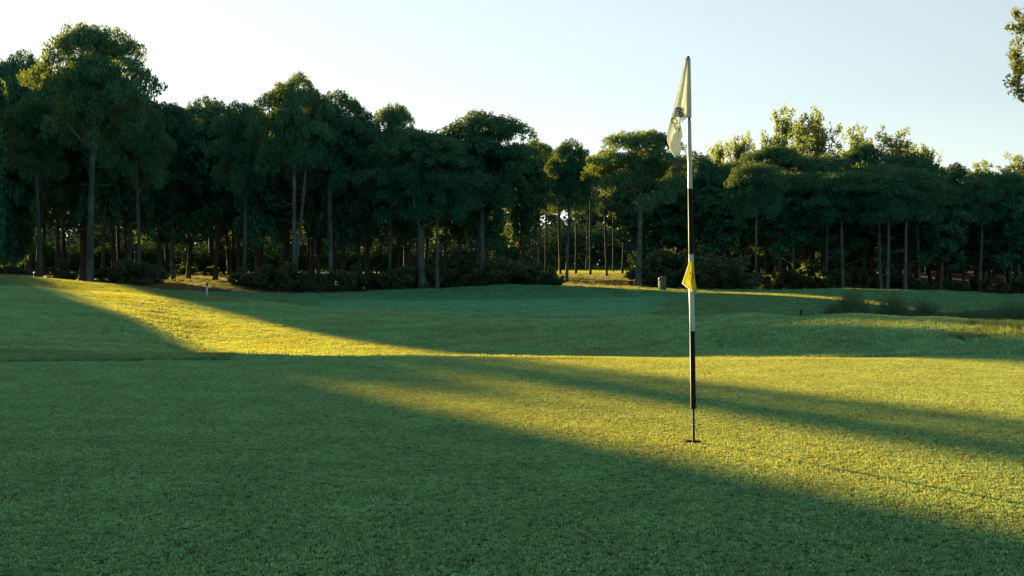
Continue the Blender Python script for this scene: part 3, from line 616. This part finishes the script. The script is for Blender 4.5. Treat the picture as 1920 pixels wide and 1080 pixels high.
for k, (px, h, Y, ty) in enumerate(bushes):
    x = PX(px, Y); o = empty('bush', (x, Y, ground(x, Y)), k * 1.3)
    nr = min(SHORT, key=lambda q: abs(q[0] - px)); side = 'at the foot of' if abs(px - nr[0]) < 12 else 'left of' if px < nr[0] else 'right of'
    tag(o, ('low' if h < 1.8 else 'rounded' if h < 2.3 else 'tall') + ' leafy bush ' + side + ' the ' + nr[1], 'bush', 'undergrowth bushes at the foot of the wood')
    fo, st = BU[k % 3]; s = h * .82 / 1.9
    a = link(bpy.data.objects.new('foliage', fo), o); b = link(bpy.data.objects.new('stems', st), o)
    br = random.Random(k); a.scale = b.scale = (s * br.uniform(1.0, 1.7), s * br.uniform(1.0, 1.4), s * br.uniform(.8, 1.1))

# ---------------------------------------------------------------- pond and reeds
me = np_mesh('pond', [(14, 36, -1.5), (46, 36, -1.5), (46, 79, -1.5), (14, 79, -1.5)], [(0, 1, 2, 3)], M_water)
tag(link(bpy.data.objects.new('pond', me)), 'dark still pond behind the right hand mound', None, None, 'structure')
def reed_mesh(seed, n, rx, ry, h):
    r = np.random.RandomState(seed); V = []; Fc = []
    for i in range(n):
        a = r.rand() * 6.283; d = math.sqrt(r.rand()); x, y = rx * d * math.cos(a), ry * d * math.sin(a)
        hh = h * (0.55 + .5 * r.rand()) * (1 - .22 * d * d) * (1 + .10 * math.sin(x * 5) + .06 * math.sin(x * 11)); la = r.rand() * 6.283; ln = .13 * hh * r.rand(); w = .010 + .012 * r.rand()
        b = r.rand() * 3.14; c, s = math.cos(b) * w, math.sin(b) * w; k = len(V)
        mx, my = x + math.cos(la) * ln * .3, y + math.sin(la) * ln * .3; tx, ty = x + math.cos(la) * ln, y + math.sin(la) * ln
        V += [(x - c, y - s, 0), (x + c, y + s, 0), (mx + c, my + s, hh * .6), (mx - c, my - s, hh * .6), (tx, ty, hh), (tx, ty, hh)]
        Fc += [(k, k + 1, k + 2, k + 3), (k + 3, k + 2, k + 4, k + 5)]
        if r.rand() < .6:      # a side leaf
            k = len(V); z0 = hh * r.uniform(.4, .8); ll = hh * .3; V += [(mx, my, z0), (mx, my, z0 + .03), (mx + math.cos(la + 2) * ll, my + math.sin(la + 2) * ll, z0 + ll * .8), (mx + math.cos(la + 2) * ll, my + math.sin(la + 2) * ll, z0 + ll * .8)]; Fc.append((k, k + 1, k + 2, k + 3))
    return np_mesh('reed_bed', V, Fc, M_reed)
for k, (px, hw, Y, ytop, lab) in enumerate([(1588, 38, 44, 548, 'leftmost dark reed bed standing up behind the right hand mound'),
        (1668, 34, 46, 556, 'middle reed bed behind the mound, next to the leftmost one'), (1728, 26, 48, 566, 'low thin reed bed right of the middle reed bed'),
        (1890, 52, 34, 568, 'tallest and nearest reed bed at the right edge of the photo')]):
    x = PX(px, Y); z = min(ground(x, Y), -1.45); h = 1 + (HZ - ytop) / F * Y - z
    o = link(bpy.data.objects.new('reed_bed', reed_mesh(300 + k, 3000, hw / F * Y, 1.6, h))); o.location = (x, Y, z)
    tag(o, lab, 'reeds', 'reed beds by the pond')

# ---------------------------------------------------------------- overhanging tree at the right edge
def overhang():
    rng = random.Random(77); Y = 30.0; x0 = 14.6; g = ground(x0, Y); o = empty('overhanging_tree', (x0, Y, g))
    tag(o, 'tree hanging thin leafy sprays into the top right corner', 'tree')
    mt = MB(); mt.tube([(0, 0, -.3), (0, 0, 2.5), (-.1, 0, 5), (.1, 0, 8.5)], [.28, .23, .17, .06], 9, rng, .06)
    pts = []
    for i in range(34):
        z0 = rng.uniform(3.2, 8.2); an = rng.uniform(0, 6.28) if i > 9 else math.pi + rng.uniform(-.5, .5)
        L = rng.uniform(1.6, 3.0); s = Vector((0, 0, z0)); top = s + Vector((math.cos(an) * L, math.sin(an) * L, rng.uniform(.3, 1.2)))
        e = top + Vector((math.cos(an) * .5, math.sin(an) * .5, -rng.uniform(.8, 1.6))); mt.tube([s, top, e], [.045, .02, .006], 4)
        for q in range(9):
            c = top.lerp(e, q / 8); pts.append((c.x + rng.uniform(-.1, .1), c.y + rng.uniform(-.1, .1), c.z + rng.uniform(-.1, .1), rng.uniform(.10, .24)))
    link(bpy.data.objects.new('trunk', mt.mesh('trunk', M_bark)), o)
    V, Fc = leaves(pts, 17000, .10, .035, 78, .1, 1.4)
    link(bpy.data.objects.new('foliage', np_mesh('foliage', V, Fc, M_euca)), o)
    # three hanging sprays that reach into the picture, at their heights
    V_, F_, n = [], [], 0; mt2 = MB()
    for (px, py, ra) in [(1906, 22, .10), (1895, 55, .09), (1912, 62, .14), (1908, 80, .12), (1899, 97, .10), (1912, 102, .16), (1906, 120, .15), (1912, 135, .12),
                         (1893, 152, .10), (1903, 155, .12), (1914, 150, .14), (1904, 168, .09), (1912, 182, .10), (1918, 40, .2), (1920, 120, .2), (1919, 165, .16)]:
        cxx = PX(px, Y) - x0; cz = 1 + (HZ - py) / F * Y - g
        for q in range(3): V_.append((cxx + rng.uniform(-.05, .05), rng.uniform(-.2, .2), cz + rng.uniform(-.08, .08), ra * .8))
        mt2.tube([(cxx + .9, 0, cz + .25), (cxx + .4, 0, cz + .2), (cxx, 0, cz)], [.012, .008, .004], 4)
    V, Fc = leaves(V_, 1500, .10, .035, 79, .1, 1.3)
    link(bpy.data.objects.new('hanging_spray', np_mesh('hanging_spray', V, Fc, M_euca)), o)
    link(bpy.data.objects.new('twigs', mt2.mesh('twigs', M_bark2)), o)
overhang()

# ---------------------------------------------------------------- posts and bin on the far fairway
Y = 74; x = PX(388, Y); g = ground(x, Y); o = empty('marker_post', (x, Y, g)); tag(o, 'small white marker post with dark top before the sunlit woodland patch', 'post')
hz = 1 + (HZ - 530) / F * Y - g
mb = MB(); mb.tube([(0, 0, -.1), (0, 0, hz * .82)], [.05, .05], 10); link(bpy.data.objects.new('post', mb.mesh('post', M_white)), o)
mb = MB(); mb.tube([(0, 0, hz * .821), (0, 0, hz)], [.052, .045], 10); link(bpy.data.objects.new('cap', mb.mesh('cap', M_black)), o)
Y = 33; x = PX(1502, Y); g = ground(x, Y); mb = MB(); hz = 1 + (HZ - 581) / F * Y - g; mb.tube([(0, 0, -.1), (0, 0, hz)], [.025, .022], 8)
o = link(bpy.data.objects.new('stake', mb.mesh('stake', M_black))); o.location = (x, Y, g); tag(o, 'short dark stake just behind the mound right of the flagstick', 'stake')
Y = 97; x = PX(1242, Y); g = ground(x, Y); o = empty('litter_bin', (x, Y, g)); tag(o, 'grey green cylindrical litter bin at the edge of the wood', 'litter bin')
mb = MB(); mb.tube([(0, 0, -.1), (0, 0, .02), (0, 0, .8)], [.22, .23, .25], 20); link(bpy.data.objects.new('body', mb.mesh('body', M_bin)), o)
mb = MB(); mb.tube([(0, 0, .80), (0, 0, .86), (0, 0, .93)], [.28, .28, .2], 20); link(bpy.data.objects.new('lid', mb.mesh('lid', M_bin)), o)
mb = MB()
for k in range(16):
    a = 2 * math.pi * k / 16; mb.tube([(.245 * math.cos(a), .245 * math.sin(a), .04), (.268 * math.cos(a), .268 * math.sin(a), .78)], [.018, .018], 5)
link(bpy.data.objects.new('slats', mb.mesh('slats', M_bin)), o)

# ---------------------------------------------------------------- flagstick
# the hole is at (bx, YP); S = metres per photograph pixel there
gz = ground(bx, YP)
hole = MB(); n = 40; rc = 0.054
for z_, r_ in ((0.004, rc + .004), (0.004, rc), (-0.001, rc - .002), (-0.10, rc - .002)):
    hole.V += [(math.cos(2 * math.pi * k / n) * r_, math.sin(2 * math.pi * k / n) * r_, z_) for k in range(n)]
for q in range(3):
    for k in range(n): hole.Fc.append([q * n + k, q * n + (k + 1) % n, (q + 1) * n + (k + 1) % n, (q + 1) * n + k])
hole.Fc.append([3 * n + k for k in range(n)])
# cut the turf where the cup sits: lower the cup rim black disc slightly proud of the turf reads as the dark hole
cup = link(bpy.data.objects.new('hole_cup', hole.mesh('hole_cup', M_cup, False))); cup.location = (bx, YP, gz - .001); tag(cup, 'dark round hole cut in the green at the foot of the flagstick', 'hole')

st = empty('flagstick', (bx, YP, gz)); tag(st, 'black and white banded flagstick standing in the hole', 'flagstick')
tl = (1290.5 - 1301) * S / ((828 - 105) * S)      # lean to the left
def sp(y): z = (828 - y) * S; return (z * tl, 0.0, z)
def seg(name, y0, y1, w0, w1, mat, sg=16):
    mb = MB(); mb.tube([sp(y0), sp(y1)], [w0 / 2 * S, w1 / 2 * S], sg); return link(bpy.data.objects.new(name, mb.mesh(name, mat)), st)
seg('rod', 838, 764, 4.2, 4.4, M_rod); seg('ferrule', 828, 823, 6, 5, M_rod)
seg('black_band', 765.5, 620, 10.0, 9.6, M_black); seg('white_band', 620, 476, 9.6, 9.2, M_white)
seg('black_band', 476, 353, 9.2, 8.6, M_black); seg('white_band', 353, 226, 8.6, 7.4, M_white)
seg('neck', 226, 108.5, 5, 5, M_rod)
mb = MB(); mb.tube([sp(108.5), sp(107), sp(105.5), sp(104)], [1.5 * S, 3 * S, 2.8 * S, .8 * S], 12); link(bpy.data.objects.new('finial', mb.mesh('finial', M_black)), st)

def Lp(px, py, d=0.0): return ((px - 1301) * S, d, (828 - py) * S)
def grid_cloth(name, rows, mat, parent, nu=22, nv=40, thick=0.0012):
    """rows: (y, x_left, x_right, y_skew_left) ; depth(u, v) gives pleats"""
    V = []; Fc = []
    ysr = [q[0] for q in rows]
    for j in range(nv + 1):
        v = j / nv; y = ysr[0] + (ysr[-1] - ysr[0]) * v
        xl = np.interp(y, ysr, [q[1] for q in rows]); xr = np.interp(y, ysr, [q[2] for q in rows])
        for i in range(nu + 1):
            u = i / nu; V.append((xl + (xr - xl) * u, y, u, v))
    for j in range(nv):
        for i in range(nu):
            a = j * (nu + 1) + i; Fc.append((a, a + 1, a + nu + 2, a + nu + 1))
    return V, Fc
def cloth_obj(name, rows, mat, parent, depth, nu=22, nv=44, skew=None):
    V, Fc = grid_cloth(name, rows, mat, parent, nu, nv)
    P = []
    for (x_, y_, u, v) in V:
        yy = y_ + (skew(u, v) if skew else 0); P.append(Lp(x_, yy, depth(u, v)))
    me = np_mesh(name, P, Fc, mat, True); o = link(bpy.data.objects.new(name, me), parent)
    md = o.modifiers.new('thickness', 'SOLIDIFY'); md.thickness = 0.0012; md.offset = 0
    return o
fl = empty('golf_flag', (bx, YP, gz)); tag(fl, 'limp cream golf flag with black lettering hanging at the top of the flagstick', 'flag')
# sleeve round the stick
mb = MB(); mb.tube([sp(219.5), sp(190), sp(150), sp(109)], [4.6 * S, 4.6 * S, 4.5 * S, 4.3 * S], 20); link(bpy.data.objects.new('sleeve', mb.mesh('sleeve', M_flag)), fl)
dpt = lambda u, v: -0.012 + 0.016 * math.sin(u * 9.0 + 0.8 * v) * (0.4 + 0.6 * v) - 0.006 * math.sin(u * 19 + 2 * v)
cloth_obj('flag_cloth', [(109, 1285, 1291.5), (140, 1277.5, 1292), (180, 1268.5, 1292.8), (202, 1264, 1293), (219.5, 1259, 1293.5)], M_flag, fl, dpt)
dp2 = lambda u, v: 0.004 + 0.012 * math.sin(u * 7 + 2.5 * v + 1.5)
cloth_obj('hanging_fold', [(200, 1264.5, 1276), (219.5, 1259, 1277), (233, 1255, 1276), (245, 1252, 1278.5), (253, 1250.8, 1279.5), (257.5, 1251, 1280), (258.5, 1251, 1276.5), (266, 1251.8, 1276), (279, 1256.5, 1276.5), (287, 1261, 1275.3), (294.3, 1265, 1266)], M_flag, fl, dp2)
# the paler reverse side of the corner turned forward
cloth_obj('turned_corner', [(243, 1273, 1275), (250, 1263, 1274.6), (256, 1261, 1274), (266, 1257.2, 1273.8), (276, 1257, 1275.3), (285, 1260.6, 1275), (292, 1265, 1268.5)], M_flag_in, fl,
          lambda u, v: -0.016 + 0.006 * math.sin(u * 5 + 3 * v), 12, 24)
def strip(name, pts, w, mat, parent):
    mb = MB(); mb.tube([Lp(*p) for p in pts], [w * S] * len(pts), 6); return link(bpy.data.objects.new(name, mb.mesh(name, mat)), parent)
strip('hem', [(1277, 219.3, -.008), (1285, 219.6, -.012), (1296.5, 219.6, -.008)], .6, M_hem, fl)
strip('hem', [(1251, 255, -.008), (1252, 266, -.008), (1257, 279.5, -.01), (1265, 294, -.012), (1275.3, 286.5, -.012)], .55, M_flag, fl)
strip('hem', [(1293.6, 109.6, -.012), (1288, 109.2, -.016), (1284.8, 109.4, -.012)], .6, M_hem, fl)

def lettering(name, txt, px, py, hpx, rot, parent, d, shear=0.35, sx=1.0, mat=None):
    c = bpy.data.curves.new(name, 'FONT'); c.body = txt; c.size = 1.0; c.shear = shear; c.extrude = 0.004; c.offset = 0.018; c.resolution_u = 3
    o = bpy.data.objects.new(name, c); col.objects.link(o)
    dg = bpy.context.evaluated_depsgraph_get(); me = bpy.data.meshes.new_from_object(o.evaluated_get(dg)); bpy.data.objects.remove(o)
    me.name = name; me.materials.clear(); me.materials.append(mat or M_ink)
    o = link(bpy.data.objects.new(name, me), parent); o.location = Lp(px, py, d)
    s = hpx * S; o.scale = (s * sx, s, s * .5)
    o.rotation_euler = (R(90), R(rot), 0); return o
# script letters running down the cloth (the word starts and ends in the folds)
lettering('lettering', 'ndl\u0131.', 1265.5, 203, 17.5, 64, fl, -0.040, 0.35, 1.0)
lettering('lettering', 'Club', 1255.2, 222, 15, 64, fl, -0.034, 0.3, .95)
strip('faint_line', [(1269, 186, -.03), (1273, 184, -.03), (1275, 188, -.03), (1272, 193, -.03), (1269, 197, -.03)], .22, M_hem, fl)
mb = MB(); mb.tube([Lp(1276, 200, -.03), Lp(1276, 201.6, -.03)], [.6 * S, .6 * S], 8); link(bpy.data.objects.new('dot', mb.mesh('dot', M_ink)), fl)
mb = MB(); mb.tube([Lp(1265.5, 290.5, -.022), Lp(1265.5, 291.8, -.022)], [.7 * S, .7 * S], 8); link(bpy.data.objects.new('eyelet', mb.mesh('eyelet', M_ink)), fl)

yf = empty('small_yellow_flag', (bx, YP, gz)); tag(yf, 'small yellow pennant tied low on the flagstick', 'flag')
cloth_obj('pennant', [(490, 1290.5, 1297), (500, 1288.2, 1298.5), (511, 1284.6, 1300.5), (521, 1281, 1302), (530.4, 1277.8, 1303.4), (537, 1286, 1304.4), (543.7, 1294.8, 1305), (549.5, 1301.2, 1303)], M_yflag, yf,
          lambda u, v: -0.022 + 0.009 * math.sin(u * 8 + 3 * v) * (.3 + .7 * v), 20, 44)
cloth_obj('wrapped_edge', [(490.4, 1296.5, 1300.5), (511, 1298, 1302), (527, 1301, 1303), (540, 1303, 1304.8)], M_yflag, yf, lambda u, v: -0.022 + 0.020 * u, 6, 20)
strip('hem', [(1277.8, 530.4, -.03), (1286, 537.2, -.03), (1294.8, 543.9, -.031), (1301.3, 549.6, -.03)], .55, M_flag_in, yf)
strip('hem', [(1277.8, 530.4, -.03), (1284.5, 511, -.03), (1290.5, 490.5, -.03)], .35, M_flag_in, yf)
strip('stitch_line', [(1280, 529, -.033), (1287, 533.5, -.034), (1295, 540, -.035)], .25, M_hem, yf)
# worn script marks, no longer readable
rng = random.Random(3)
for (xa, ya) in [(1293, 509), (1292, 513.5), (1291.5, 518), (1290, 522), (1296.5, 514), (1295.5, 518), (1294, 522), (1292.5, 526)]:
    strip('mark', [(xa + rng.uniform(-1, 1), ya + rng.uniform(-1, 1), -.034), (xa + rng.uniform(-.6, 1.6), ya + rng.uniform(-1.4, .8), -.035), (xa + rng.uniform(.4, 2.0), ya + rng.uniform(.4, 2.2), -.034), (xa + rng.uniform(-1, .8), ya + rng.uniform(1, 3), -.034)], .62, M_ink, yf)
